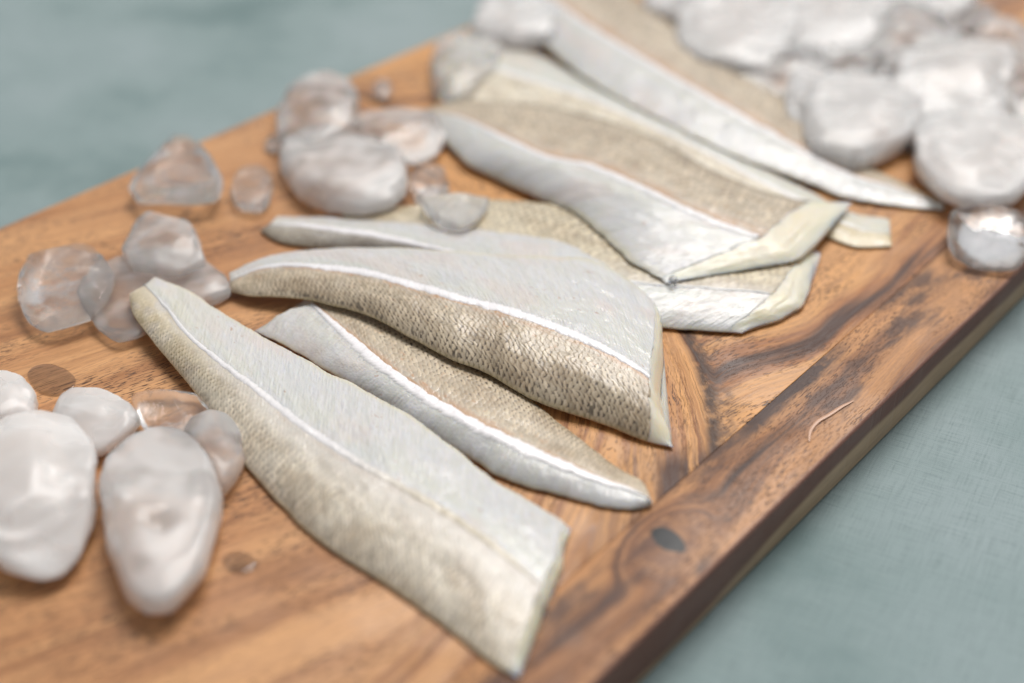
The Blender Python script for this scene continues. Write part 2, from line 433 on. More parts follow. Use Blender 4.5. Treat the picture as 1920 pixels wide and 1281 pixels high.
    TT, VV = np.meshgrid(Tl, vt, indexing='ij')
    P, am_, cm = surf(TT, VV)
    lo = np.linspace(1, -1, mb+2)[1:-1]
    T2, V2 = np.meshgrid(Tl, lo, indexing='ij')
    Pb, _, _ = surf(T2, V2)
    ze = np.interp(T2, ti, ZBi)*(1-V2)/2 + np.interp(T2, ti, ZVi)*(1+V2)/2
    zlow = ze*(np.abs(V2)) + np.interp(T2, ti, np.minimum(ZBi, ZVi))*(1-np.abs(V2))
    Pb[..., 2] = BT + zlow - .0007*(1-np.abs(V2)**4)
    near_end = sstep(.86, .96, TT)
    P[..., 2] -= .00060*sstep(-.001, .012, endT(VV)-TT)*(1-np.abs(VV)**16)
    P[..., 2] += near_end*(fbm(am_/2.4, cm/2.4, seed+55, 3)-.5)*.0007*(1-np.abs(VV)**6)
    R = np.concatenate([P, Pb], 1); nn, m = R.shape[:2]
    i, j = np.meshgrid(np.arange(nn-1), np.arange(m), indexing='ij')
    j2 = (j+1) % m
    F = np.stack([i*m+j, (i+1)*m+j, (i+1)*m+j2, i*m+j2], -1).reshape(-1, 4)
    caps = []
    for base in (0, (nn-1)*m):
        for q in range(m//2 - 1):
            f = (base+q, base+q+1, base+m-2-q, base+m-1-q)
            caps.append(f if base == 0 else f[::-1])
    F = np.concatenate([F, np.array(caps)])
    if np.cross(R[nn//2, mt//2+1]-R[nn//2, mt//2], R[nn//2+1, mt//2]-R[nn//2, mt//2])[2] > 0: F = F[:, ::-1]
    F = F[:, ::-1]
    fcol = mixc(np.ones(R.shape)*np.array((.80, .715, .56)), (.80, .66, .40), sstep(.45, .8, fbm(np.arange(nn)[:, None]*.09+0*R[..., 0], np.arange(m)[None, :]*.3+0*R[..., 0], seed+40))*.5)
    mesh_obj("flesh", R.reshape(-1, 3)-off, F, M_FLESH, root, col=fcol.reshape(-1, 3))
    # back skin with scales in relief
    nb_ = int(max(wB.max()*1.35/res, 30))
    sgn = np.sin(np.linspace(0, math.pi/2, nb_)); vv = -.997*sgn[::-1]
    vv = -np.linspace(0, 1, nb_)[::-1]**.85*.997
    TT, VV = np.meshgrid(ti, vv, indexing='ij'); TT = TT*endT(VV)/1.0
    P, am_, cm = surf(TT, VV); N = normals(P)
    ac = np.concatenate([np.zeros((n, 1)), np.cumsum(np.linalg.norm(np.diff(P, axis=1), axis=-1), 1)], 1)*1000
    wid = np.maximum(ac[:, -1:], .8)
    rws = rows*(.42+.58*wid/wid.max())
    row = ac/wid*rws + (fbm(am_/6, cm/4, seed+2, 3)-.5)*.9
    cw = np.maximum(wid/rws, .40)*1.12
    ph = np.cumsum(np.full((n, 1), Ltot*1000/n)/cw, 0) + row*.22 + (fbm(am_/5, cm/3, seed+12, 3)-.5)*1.1
    H = np.full(row.shape, -1.0); ID = np.zeros(row.shape)
    r0 = np.floor(row)
    for dj in (-1, 0, 1, 2):
        j = r0 + dj
        o_ = .5*(np.mod(j, 2))
        i0 = np.floor(ph-o_)
        for di in (-1, 0, 1, 2):
            ii = i0+di
            u = ph-(ii+o_); w = row-j
            jx = hashf(ii, j, seed)*.16-.08
            r2 = ((u+jx)/.80)**2 + (w/1.02)**2
            h = .45 - u*.55 - np.abs(w)*.10
            h = np.where(r2 < 1, h*(1-r2**6), -1)
            better = h > H
            H = np.where(better, h, H); ID = np.where(better, hashf(ii, j, seed+77), ID)
    lo_, hi_ = np.percentile(H, (3, 97)); Hn = (H-lo_)/(hi_-lo_)
    H = np.clip(Hn, -.1, 1.05)*.8
    av = np.abs(VV)
    size = np.clip(cw/1.6, .35, 1.2)
    tipf = sstep(0, .04, TT)*sstep(1.0, .96, TT/np.maximum(endT(VV), .5)+.001)
    eT = 1-TT/np.maximum(endT(VV), .5)
    P2 = P + N*((.00012 + .00011*H*size*(.5+.5*tipf) * (.65+.5*ID))*sstep(-.004, .008, eT))[..., None]
    base = np.ones(P.shape)*np.array(skin)
    blot = fbm(am_/11, cm/6, seed+21, 4)
    base = mixc(base, np.array(skin)*(1.16, 1.2, 1.26), sstep(.4, .7, blot))
    base = mixc(base, np.array(skin)*(.80, .74, .68), sstep(.55, .25, blot)*.6)
    base = mixc(base, np.array(skin)*(1.28, 1.38, 1.5), sstep(.55, .9, Hn)*.5)                    # thin pale rims of the scales
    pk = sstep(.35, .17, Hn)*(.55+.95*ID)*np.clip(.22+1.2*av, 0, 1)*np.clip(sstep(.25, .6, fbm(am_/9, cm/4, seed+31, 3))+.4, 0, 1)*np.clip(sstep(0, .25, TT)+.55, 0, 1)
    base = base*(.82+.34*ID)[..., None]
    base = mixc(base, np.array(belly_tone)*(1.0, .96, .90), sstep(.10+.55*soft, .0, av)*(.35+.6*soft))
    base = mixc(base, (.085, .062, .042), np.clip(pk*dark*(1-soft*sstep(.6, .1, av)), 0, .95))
    base = base*(.90+.2*vn(am_*3.1, cm*3.3, seed+4))[..., None]
    if orange > 0:
        ol = sstep(.22, .08, av)*np.clip(sstep(.34, .60, fbm(am_/5, cm/1.5, seed+51, 4))*1.3 + sstep(.13, .08, av)*.3, 0, 1)*orange
        base = mixc(base, (.49, .26, .115), np.clip(ol, 0, 1)*.75)
        sp = sstep(.70, .80, fbm(am_/1.8, cm/1.8, seed+61, 3))*sstep(.7, .1, av)*orange
        base = mixc(base, (.52, .27, .13), sp*.7)
    rim = sstep(.955, .997, av); base = mixc(base, (.60, .50, .28), rim*.6*(1-rimdark)); base = mixc(base, (.20, .155, .085), sstep(.80, .97, av)*rimdark*.75)
    ticks = sstep(.80, .9, av)*sstep(.99, .95, av)*sstep(.62, .70, vn(am_*1.3+av*6, av*14, seed+71))*sstep(.35, .6, vn(am_*.2, am_*0, seed+72))
    base = mixc(base, (.10, .08, .055), ticks*.75*min(1, dark))
    if yellow > 0: base = mixc(base, (.60, .48, .22), yellow*sstep(.35, .05, TT)*sstep(.35, .6, fbm(am_/6, cm/4, seed+81, 3)+.12))
    base = np.concatenate([base, sstep(.0, .018, eT)[..., None]], -1)
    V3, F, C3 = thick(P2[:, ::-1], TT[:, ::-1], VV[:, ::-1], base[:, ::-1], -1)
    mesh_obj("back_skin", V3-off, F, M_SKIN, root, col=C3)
    # belly skin
    nv = int(max(wV.max()*1.25/res, 30)); vv = np.linspace(0, 1, nv)**.9*.995
    TT, VV = np.meshgrid(ti, vv, indexing='ij'); TT = TT*endT(VV)
    P, am_, cm = surf(TT, VV); N = normals(P)
    am2 = am_ + cm*.35
    fib = fbm(am2*2.3, cm*.28, seed+6, 3); fib2 = fbm(am2*.7, cm*.5, seed+7, 4); chev = fbm(am2*.35, cm*.12, seed+9, 2)
    crin = fbm(am_*1.4+cm*.5, cm*1.6, seed+19, 3)
    h = .00012 + (fib-.5)*.00022 + (fib2-.5)*.00012 + (crin-.5)*.00010
    eT = 1-TT/np.maximum(endT(VV), .5)
    P2 = P + N*(h*sstep(-.004, .008, eT))[..., None]
    base = np.ones(P.shape)*np.array(belly_tone)
    base = mixc(base, (.68, .69, .715), sstep(.35, .75, fib2)*.45)
    base = mixc(base, (.57, .575, .53), sstep(.55, .3, chev)*.5)
    base = base*(.87+.21*fib)[..., None]
    base = mixc(base, (.58, .60, .50), sstep(.55, .15, VV)*sstep(.05, .2, VV)*.35)
    base = mixc(base, (.63, .58, .40), sstep(.9, .985, VV)*.6)
    big = fbm(am_/22+3, cm/14, seed+95, 3); big2 = fbm(am_/18+8, cm/12+4, seed+96, 3)
    base = mixc(base, np.array(belly_tone)*(1.02, .90, .86), sstep(.52, .75, big)*.5)
    base = mixc(base, np.array(belly_tone)*(.90, .94, 1.0), sstep(.52, .75, big2)*.4)
    rd = sstep(.73, .8, fbm(am_/2.0, cm/1.1, seed+91, 3))*sstep(.6, .75, fbm(am_/15, cm/10, seed+92, 2))
    base = mixc(base, (.40, .20, .11), rd*.7)
    if yellow > 0: base = mixc(base, (.66, .60, .38), yellow*.6*sstep(.3, .05, TT)*sstep(.35, .6, fbm(am_/6, cm/4, seed+81, 3)+.1))
    base = np.concatenate([base, sstep(.0, .018, eT)[..., None]], -1)
    V3, F, C3 = thick(P2, TT, VV, base, 1)
    mesh_obj("belly_skin", V3-off, F, M_BELLY, root, col=C3)
    # silver stripe: overlapping bright tiles that run along the crest
    ms = 15
    q = np.linspace(-1, 1, ms)
    TT, Q = np.meshgrid(ti, q, indexing='ij'); TT = TT*endT(Q*0, .004)
    am_ = TT*Ltot*1000; pitch = 2.0
    aw = am_/pitch + (fbm(am_/6, 0*am_+seed, seed+3, 2)-.5)*2.2; k = np.floor(aw); fr = aw-k
    wloc = stripe_w*np.clip(.45+.9*np.interp(TT, ti, wB/wide), .3, 1.15)
    wloc = wloc*np.interp(TT, [0, .06, .25, .85, 1], [.15, .6, 1, .9, .4])
    jit = (hashf(k, k*0, seed+5)-.5)*.5; lean = (fr-.5)*.34
    lat = (Q*(.70+.5*fbm(am_/3.0, np.sign(Q)*2+5, seed+15, 3)+.2*hashf(k, k*0+3, seed)) + (jit*.3 + lean*.9)*np.clip(.35+.65*Q, 0, 1))*wloc*1.75 + (fbm(am_/4, Q*0, seed+14, 3)-.5)*.0007
    V_ = np.where(lat < 0, lat/np.maximum(np.interp(TT, ti, wB), .002), lat/np.maximum(np.interp(TT, ti, wV), .002))
    P, _, cm = surf(TT, np.clip(V_, -.6, .6)); N = normals(surf(TT, Q*.02)[0])
    dome = np.clip(1-np.abs(Q)**2.4, 0, 1)
    P2 = P + N*(.00006 + .00024*dome + (.00016*(.35+.65*stripe_show)*(.8+.2*np.sin(fr*math.pi)**.5) + .00008*hashf(k, k*0+9, seed))*dome)[..., None]
    P2[:, 0] -= N[:, 0]*.00015; P2[:, -1] -= N[:, -1]*.00008
    base = np.ones(P.shape)*np.array((.92, .90, .92))
    base = mixc(base, (.70, .67, .64), sstep(.80, .98, fr)*.45)
    base = mixc(base, belly_tone, np.clip((1-stripe_show)*.8 + fade*sstep(.45, .8, TT), 0, 1)); base = mixc(base, (.58, .47, .26), fade*sstep(.45, .75, TT)*.7)
    base = base*(.9+.15*vn(am_*2.5, cm*4, seed+44))[..., None]
    base = mixc(base, (.60, .42, .30), sstep(-.8, -1, Q)*.6); base = mixc(base, belly_tone, sstep(.25, 1, Q)*.85); base = mixc(base, belly_tone, sstep(.12, .0, TT)*.8 + sstep(.9, 1, TT)*.5)
    mesh_obj("silver_stripe", P2.reshape(-1, 3)-off, oriented(grid_faces(n, ms), P2), M_STRIPE, root, col=np.clip(base, 0, .95).reshape(-1, 3))
    return root

# F1, the sharp one in the middle
fillet("sharply focused fillet at the centre, scaled back toward the viewer, lying over its neighbours",
       back=[(432, 547), (470, 556), (510, 557), (560, 560), (620, 572), (700, 597), (780, 640), (850, 676), (905, 697), (1000, 750), (1060, 773), (1150, 803), (1205, 825), (1257, 836)],
       stripe=[(430, 528), (470, 510), (520, 499), (600, 501), (680, 510), (760, 531), (850, 556), (950, 583), (1050, 617), (1130, 653), (1195, 690), (1246, 728)],
       belly=[(430, 512), (500, 482), (570, 470), (640, 465), (740, 465), (870, 472), (960, 479), (1050, 482), (1105, 485), (1150, 506), (1190, 532), (1222, 556), (1240, 580)],
       zb=[3, 6, 7, 6, 4, 1.6, 1.0], zv=[4, 8, 9, 10, 10, 8, 3], zs=[5, 10, 12, 13, 13, 12, 9.5], cut=(.060, .042, .026), seed=11, dark=1.1, rows=15, stripe_w=.00150)
# F2, under it
fillet("fillet tucked under the central one, narrow tail pointing to the edge plank",
       back=[(1216, 925), (1205, 906), (1170, 886), (1110, 842), (1060, 803), (1010, 762), (950, 717), (900, 691), (840, 655), (760, 612), (700, 585), (640, 560), (600, 545)],
       stripe=[(1222, 938), (1190, 922), (1130, 903), (1040, 867), (940, 822), (860, 782), (780, 732), (700, 673), (650, 628), (610, 592), (575, 562)],
       belly=[(1212, 950), (1180, 955), (1100, 942), (1000, 915), (935, 893), (860, 850), (760, 790), (680, 735), (600, 690), (520, 640), (475, 618)],
       zb=[.9, 1, 1, 1, 1.2, 1.5, 2], zv=[.9, .9, 1, 1, 1, 1, 1], zs=[2.6, 4, 5.5, 6, 6, 5, 4], cut=(.012, .012, .012), seed=23, dark=.75, rows=15, yellow=.0, stripe_w=.00150)
# F3, front
fillet("largest fillet in front, cut end blurred at the bottom of the photo",
       back=[(243, 552), (250, 590), (275, 626), (310, 668), (340, 706), (375, 750), (420, 812), (460, 872), (520, 942), (580, 1002), (650, 1052), (720, 1095), (800, 1150), (880, 1212), (950, 1262), (980, 1278)],
       stripe=[(268, 532), (310, 574), (350, 625), (420, 684), (500, 743), (560, 792), (620, 832), (680, 872), (740, 905), (820, 950), (900, 1005), (960, 1050), (1032, 1112)],
       belly=[(290, 520), (345, 541), (420, 590), (500, 636), (600, 690), (700, 740), (800, 800), (860, 848), (905, 884), (960, 920), (1020, 955), (1066, 988)],
       zb=[8, 4, 1.2, .8, .8, .8, .8], zv=[9, 7, 5, 5, 5, 2, 1.0], zs=[10, 9, 8, 8.2, 8.2, 7, 4.5], cut=(.020, .024, .016), seed=37, dark=.55, rows=15, yellow=.35, stripe_w=.0010, stripe_show=.6, orange=.15, skin=(.62, .54, .42), fade=.85, soft=1.0)
# F4, behind the central one
fillet("pale fillet lying directly behind the central one, scaly tail lifted at the left",
       back=[(488, 432), (520, 452), (570, 463), (640, 470), (740, 485), (860, 505), (960, 520), (1060, 530), (1150, 545)],
       stripe=[(500, 422), (560, 421), (640, 432), (700, 440), (800, 462), (900, 485), (1000, 500), (1160, 530)],
       belly=[(520, 406), (600, 408), (700, 415), (800, 424), (900, 430), (1000, 442), (1060, 452), (1110, 472), (1165, 508)],
       zb=[1, 1, 1, 1, 1], zv=[1.5, 2, 3.5, 5, 3], zs=[3, 5, 7, 8.5, 7], res=.0004, cut=(.02, .02, .02), seed=41, dark=.8, orange=.1, skin=(.36, .325, .28), stripe_w=.0013, yellow=.1)
# F5, under F6
fillet("fillet with a yellowish cut end lying under the upper one on the right",
       back=[(640, 404), (700, 394), (780, 386), (880, 376), (980, 378), (1080, 392), (1180, 410), (1280, 428), (1380, 450), (1470, 465), (1540, 472)],
       stripe=[(655, 412), (800, 425), (900, 440), (1000, 470), (1100, 510), (1200, 530), (1300, 538), (1400, 546), (1508, 562)],
       belly=[(680, 420), (800, 450), (900, 500), (1000, 545), (1100, 590), (1200, 612), (1300, 619), (1400, 626)],
       zb=[1.5, 2, 3, 3, 3, 3, 2], zv=[1, 1, 1, 1, 1.2], zs=[2, 4, 5.5, 6, 6, 6, 5], res=.0004, cut=(.030, .085, .045), seed=53, dark=.8, stripe_show=.12, orange=.1, stripe_w=.0005, skin=(.54, .45, .30), belly_tone=(.63, .635, .615))
# F8, under F7 and F6
fillet("pale fillet with a yellow stained edge sandwiched between the two upper ones",
       back=[(1672, 462), (1600, 462), (1540, 440), (1450, 400), (1350, 350), (1250, 300), (1150, 260), (1050, 230), (950, 210), (870, 195), (835, 188)],
       stripe=[(1670, 440), (1600, 425), (1500, 375), (1400, 325), (1330, 287), (1230, 240), (1130, 195), (1000, 150), (900, 125), (822, 120)],
       belly=[(1668, 412), (1600, 400), (1500, 350), (1350, 280), (1250, 225), (1150, 172), (1080, 138), (1000, 100), (930, 78), (860, 70)],
       zb=[.9, 1, 1, 1, 1, 1], zv=[1, 1, 1, 1, 1.5, 1.5], zs=[1.8, 3, 5, 5.5, 6, 5], res=.0005, cut=(.03, .03, .03), seed=61, dark=.06, yellow=.5, orange=0, skin=(.64, .56, .42), stripe_w=.0015, stripe_show=.6, belly_tone=(.66, .65, .57))
# F7, top
fillet("uppermost long fillet running out of the top of the photo beside the heap of ice",
       back=[(1768, 380), (1700, 347), (1632, 312), (1590, 272), (1530, 224), (1450, 168), (1380, 124), (1280, 58), (1200, 2), (1130, -45), (1070, -85)],
       stripe=[(1770, 388), (1690, 357), (1580, 324), (1500, 282), (1400, 225), (1300, 168), (1190, 103), (1080, 35), (1000, -25), (960, -60)],
       belly=[(1765, 394), (1680, 386), (1600, 374), (1500, 338), (1400, 302), (1250, 232), (1130, 168), (1070, 128), (1030, 90), (960, 30), (900, -30)],
       zb=[1, 1, 1, 1, 1], zv=[1, 2, 5, 6, 6], zs=[1.8, 5, 9, 11, 11], res=.0005, cut=(.02, .02, .02), seed=71, stripe_show=.55, dark=.6, rimdark=.8, stripe_w=.0013, orange=1.2)
# F6, upper middle
F6 = fillet("upper middle fillet with brown back and slanting translucent cut end, tail toward the ice",
       back=[(803, 203), (850, 193), (950, 193), (1060, 206), (1180, 241), (1250, 271), (1330, 316), (1400, 346), (1450, 364), (1520, 378), (1592, 376)],
       stripe=[(803, 209), (850, 218), (950, 262), (1030, 298), (1110, 314), (1200, 352), (1300, 400), (1390, 434), (1502, 472)],
       belly=[(803, 216), (830, 262), (870, 302), (940, 342), (1010, 372), (1080, 402), (1130, 442), (1180, 490), (1225, 516), (1258, 534)],
       zb=[3, 4, 5, 6, 7, 6, 5], zv=[3, 3, 2, 3, 6, 7, 7], zs=[5, 9, 11, 12.5, 13, 12, 10], res=.00038, cut=(.10, .13, .040), seed=83, dark=.75, rimdark=1.0, stripe_w=.0013, orange=.9, stripe_show=.7)

# ------------------------------------------------------------------ ice
def ice_mat(name, density, cloud, rough, bump, veil=(.97, .895, .87)):
    """wet ice: refracting skin over a scattering core; the cloudiness comes from trapped air (volume) and a little surface frost"""
    t = NT(name); p = t.coord()
    b = t.bsdf
    b.inputs["Base Color"].default_value = (1, 1, 1, 1)
    b.inputs["Transmission Weight"].default_value = 1.0
    b.inputs["IOR"].default_value = 1.31
    n1 = t.noise(p, 110, 4, .6); n2 = t.noise(p, 520, 4, .65); n3 = t.noise(p, 70, 1.5, .45)
    t.put(b.inputs["Roughness"], t.smooth(n3, .35, .65, rough*.35, rough*1.3))
    nb = t.bump(n1, bump, .002); nb = t.bump(n2, bump*.5, .0003, nb)
    t.put(b.inputs["Normal"], nb)
    m = t.n.new("ShaderNodeBsdfPrincipled")
    m.inputs["Base Color"].default_value = (*veil, 1); m.inputs["Roughness"].default_value = .34
    m.inputs["Subsurface Weight"].default_value = 1; m.inputs["Subsurface Radius"].default_value = (1, .93, .9)
    m.inputs["Subsurface Scale"].default_value = .014
    t.put(m.inputs["Normal"], nb)
    mx = t.n.new("ShaderNodeMixShader")
    t.put(mx.inputs[0], t.smooth(n3, .36, .62, cloud[0], cloud[1]))
    t.l.new(b.outputs[0], mx.inputs[1]); t.l.new(m.outputs[0], mx.inputs[2])
    t.l.new(mx.outputs[0], t.out.inputs["Surface"])
    if density:
        v = t.n.new("ShaderNodeVolumeScatter"); v.inputs["Density"].default_value = density
        v.inputs["Color"].default_value = (1, .996, .992, 1); v.inputs["Anisotropy"].default_value = .0
        t.l.new(v.outputs[0], t.out.inputs["Volume"])
    return t.m
M_FROST = ice_mat("frosted_ice", 24, (.60, .72), .25, .03)
M_FROST2 = ice_mat("frosted_ice_thin", 16, (.38, .60), .20, .04)
M_HALF = ice_mat("cloudy_ice", 10, (.16, .38), .12, .10)
M_CLEAR = ice_mat("clear_ice", 8, (.0, .10), .07, .40)
M_GEM = ice_mat("glassy_ice", 5, (.0, .05), .02, .22)
t = NT("water"); t.bsdf.inputs["Transmission Weight"].default_value = 1; t.bsdf.inputs["Roughness"].default_value = .05
t.bsdf.inputs["IOR"].default_value = 1.33; M_WATER = t.m

def ico(sub):
    import bmesh
    bm = bmesh.new(); bmesh.ops.create_icosphere(bm, subdivisions=sub, radius=1)
    v = np.array([x.co[:] for x in bm.verts]); f = np.array([[q.index for q in x.verts] for x in bm.faces]); bm.free()
    return v, f
ICO = {k: ico(k) for k in (4, 5, 6)}

def ice(label, poly, rz, mat, seed, z0=0.0, facets=0, power=.75, rough_amp=.07, sub=5, group="loose ice pieces on the board", cat="ice", name="ice_piece", dents=(), fd=(.70, .92), flat=False):
    """poly: outline in photo pixels; rz: half height in mm; z0: lift over the board in mm"""
    poly = np.array(poly, float); rz = rz*1e-3; z0 = z0*1e-3
    rz *= .68 if name == 'ice_piece' else 1
    W = on(poly[:, 0], poly[:, 1], z0+rz)
    c = (W[:, :2].min(0)+W[:, :2].max(0))/2
    d = W[:, :2]-c
    ry = np.abs(d[:, 1]).max(); zc = CAMH-rz-z0
    cot = c[1]/zc
    k = math.sqrt(max(.12, 1-(rz*cot/ry)**2)); d[:, 1] *= k
    # arc-length smoothed outline as radius by angle
    q = np.concatenate([d, d[:1]]); q = np.stack([np.interp(np.linspace(0, len(d), 400), np.arange(len(d)+1), q[:, i]) for i in (0, 1)], -1)
    kn = 61 if name == 'water_drop' else 13; ker = np.hanning(kn); ker /= ker.sum()
    q = np.stack([np.convolve(np.r_[q[-41:-1, i], q[:, i], q[1:41, i]], ker, 'same')[40:-40] for i in (0, 1)], -1)
    ang = np.arctan2(q[:, 1], q[:, 0]); rad = np.hypot(q[:, 0], q[:, 1]); o_ = np.argsort(ang); ang, rad = ang[o_], rad[o_]
    au = np.linspace(-math.pi, math.pi, 361)[:-1]; ru = np.interp(au, np.r_[ang-2*math.pi, ang, ang+2*math.pi], np.r_[rad, rad, rad])
    kb = np.hanning(91); kb /= kb.sum(); rs = np.convolve(np.r_[ru, ru, ru], kb, 'same')[360:720]
    ang = np.r_[au-2*math.pi, au, au+2*math.pi]; rad = np.r_[ru, ru, ru]; rads = np.r_[rs, rs, rs]
    v, f = ICO[sub]
    v = v.copy()
    rng = np.random.default_rng(seed)
    th = np.arctan2(v[:, 1], v[:, 0]); hr = np.hypot(v[:, 0], v[:, 1])
    wo = np.clip(hr, 0, 1)**3; R = np.interp(th, ang, rad)*wo + np.interp(th, ang, rads)*(1-wo)
    hp = np.clip(hr, 0, 1)**power
    P = np.stack([np.cos(th)*R*hp, np.sin(th)*R*hp, np.sign(v[:, 2])*np.abs(v[:, 2])**.72*rz], -1)
    nrm0 = np.array([rad.mean(), rad.mean(), rz])
    Qn = P/nrm0
    for _ in range(facets):                                   # broken faces: flatten what sticks out of a random plane
        nn_ = rng.normal(size=3); nn_[2] = abs(nn_[2])+(.25 if fd[0] < .7 else .9); nn_ /= np.linalg.norm(nn_); dd = rng.uniform(*fd)
        Qn = Qn-np.outer(np.clip(Qn@nn_-dd, 0, None), nn_)*.97
    P = Qn*nrm0
    size = max(rz, rad.mean())
    nz = np.array([mnoise.fractal(Vector(tuple(p_*1.3+seed*3.1)), 1.2, 2.0, 3) for p_ in v])
    nrm = v/np.linalg.norm(v, axis=1, keepdims=True)
    P += nrm*(nz*rough_amp*size)[:, None]
    for (dx, dy, dr, dep) in dents:                            # melted hollows, positions relative to the outline
        dist = np.hypot(P[:, 0]/rad.mean()-dx, P[:, 1]/rad.mean()-dy)
        P[:, 2] -= np.where(P[:, 2] > 0, dep*rz*sstep(dr, 0, dist), 0)
    P[:, 2] = np.maximum(P[:, 2], -rz*.93)                     # rests flat
    P[:, 2] -= P[:, 2].min()
    o = mesh_obj(name, P, f, mat, smooth=not flat)
    o.location = (c[0], c[1], BT+z0-(.0006 if z0 == 0 and mat not in (M_GEM, M_CLEAR) else -.0001))   # wet: melted onto the wood
    tag(o, label, cat, group)
    return o

def oval(cx, cy, w, h, a=0, n=17, seed=0, jag=.09):
    rng = np.random.default_rng(seed); a = math.radians(a); out = []
    for k in range(n):
        th = 2*math.pi*k/n; r = 1+rng.uniform(-jag, jag)
        x, y = w/2*math.cos(th)*r, h/2*math.sin(th)*r
        out.append((cx+x*math.cos(a)-y*math.sin(a), cy+x*math.sin(a)+y*math.cos(a)))
    return out

# left middle
ice("clear ice chunk leaning at the far left of the middle cluster", [(28, 560), (35, 520), (60, 480), (95, 445), (125, 424), (150, 430), (175, 455), (200, 490), (215, 520), (200, 560), (170, 590), (120, 608), (75, 620), (45, 600)], 11, M_CLEAR, 5, facets=5, rough_amp=.03, flat=True)
ice("cloudy ice piece standing upright behind the large sprawling one", [(225, 470), (250, 420), (285, 392), (325, 392), (360, 420), (378, 460), (385, 500), (330, 520), (250, 510)], 11, M_HALF, 6, facets=4)
ice("large sprawling cloudy ice piece touching the tip of the front fillet", [(145, 560), (165, 515), (220, 480), (300, 465), (375, 478), (430, 515), (432, 545), (370, 572), (300, 590), (262, 625), (220, 637), (180, 615)], 6, M_HALF, 7, facets=5, rough_amp=.07)
ice("clear pointed ice cone at the far edge of the board", [(235, 350), (255, 325), (290, 300), (322, 268), (335, 235), (350, 240), (375, 275), (400, 310), (418, 345), (405, 375), (370, 380), (300, 376), (250, 380)], 12, M_CLEAR, 8, facets=7, rough_amp=.03, flat=True)
ice("small melted clear ice remnant right of the pointed cone", oval(472, 356, 84, 92, 10, seed=3), 3.5, M_CLEAR, 9, facets=2)
ice("frosted ice oval back in the upper left cluster", [(520, 270), (515, 220), (540, 170), (580, 138), (615, 128), (655, 145), (672, 180), (665, 240), (620, 270), (560, 290)], 12, M_HALF, 10, facets=2)
ice("frosted ice piece reaching from the cluster to the brown fillet tail", [(645, 235), (690, 200), (760, 195), (815, 210), (838, 255), (822, 285), (780, 308), (700, 300)], 9, M_HALF, 12, facets=2)
ice("large smooth frosted ice oval in front in the upper left cluster", [(524, 310), (530, 270), (570, 240), (620, 232), (690, 248), (745, 275), (770, 315), (765, 355), (735, 385), (680, 396), (610, 385), (555, 355)], 11, M_FROST2, 11, facets=1)
ice("clear ice bit between the smooth oval and the crown shaped piece", oval(805, 352, 72, 88, 0, seed=5), 5, M_CLEAR, 13, facets=4)
ice("small crown shaped clear ice piece lying on the fillets", [(787, 378), (800, 362), (815, 350), (835, 368), (860, 358), (885, 372), (917, 362), (915, 385), (895, 415), (865, 432), (830, 425), (805, 405)], 5.5, M_HALF, 14, z0=4.5, facets=8, sub=5, rough_amp=.03, flat=True)
ice("tiny ice crumb beside the upper left cluster", oval(515, 268, 46, 34, -30, seed=8), 2.5, M_HALF, 15)
ice("tiny ice crumb near the far edge, right of the cluster", oval(716, 166, 38, 38, 0, seed=9), 3.5, M_HALF, 16)
# bottom left
ice("frosted ice chunk cut off by the left edge above the large oval", [(-90, 720), (-40, 690), (20, 692), (52, 712), (68, 745), (60, 785), (0, 810), (-80, 800)], 9, M_FROST, 20, facets=1)
ice("rough frosted ice slab between the two large lower ovals", [(98, 775), (112, 740), (135, 720), (185, 724), (215, 738), (250, 760), (264, 785), (240, 815), (185, 850), (120, 840)], 8, M_FROST, 21, facets=4)
ice("clear ice shard behind the large oval with the melted hollow", [(246, 740), (290, 732), (330, 735), (370, 738), (392, 765), (395, 800), (360, 840), (290, 830), (262, 790)], 7, M_CLEAR, 22, facets=8, rough_amp=.03, flat=True)
ice("small cloudy ice disc leaning on the front fillet", [(345, 815), (360, 785), (395, 766), (430, 775), (452, 805), (457, 850), (440, 895), (418, 925), (395, 915), (375, 870)], 9, M_HALF, 23, facets=1)
ice("largest frosted ice oval at the bottom left edge", [(-60, 900), (-40, 820), (10, 780), (80, 766), (140, 785), (175, 830), (182, 900), (168, 970), (145, 1030), (110, 1075), (70, 1083), (-10, 1060), (-50, 990)], 13, M_FROST, 24, facets=3)
ice("frosted ice oval with a clear melted hollow near its lower end", [(185, 920), (200, 860), (250, 815), (300, 798), (350, 810), (390, 850), (410, 920), (405, 1000), (380, 1070), (340, 1115), (315, 1140), (270, 1142), (230, 1110), (200, 1030)], 12, M_FROST2, 25, facets=2, dents=((.18, -.45, .22, .55),))
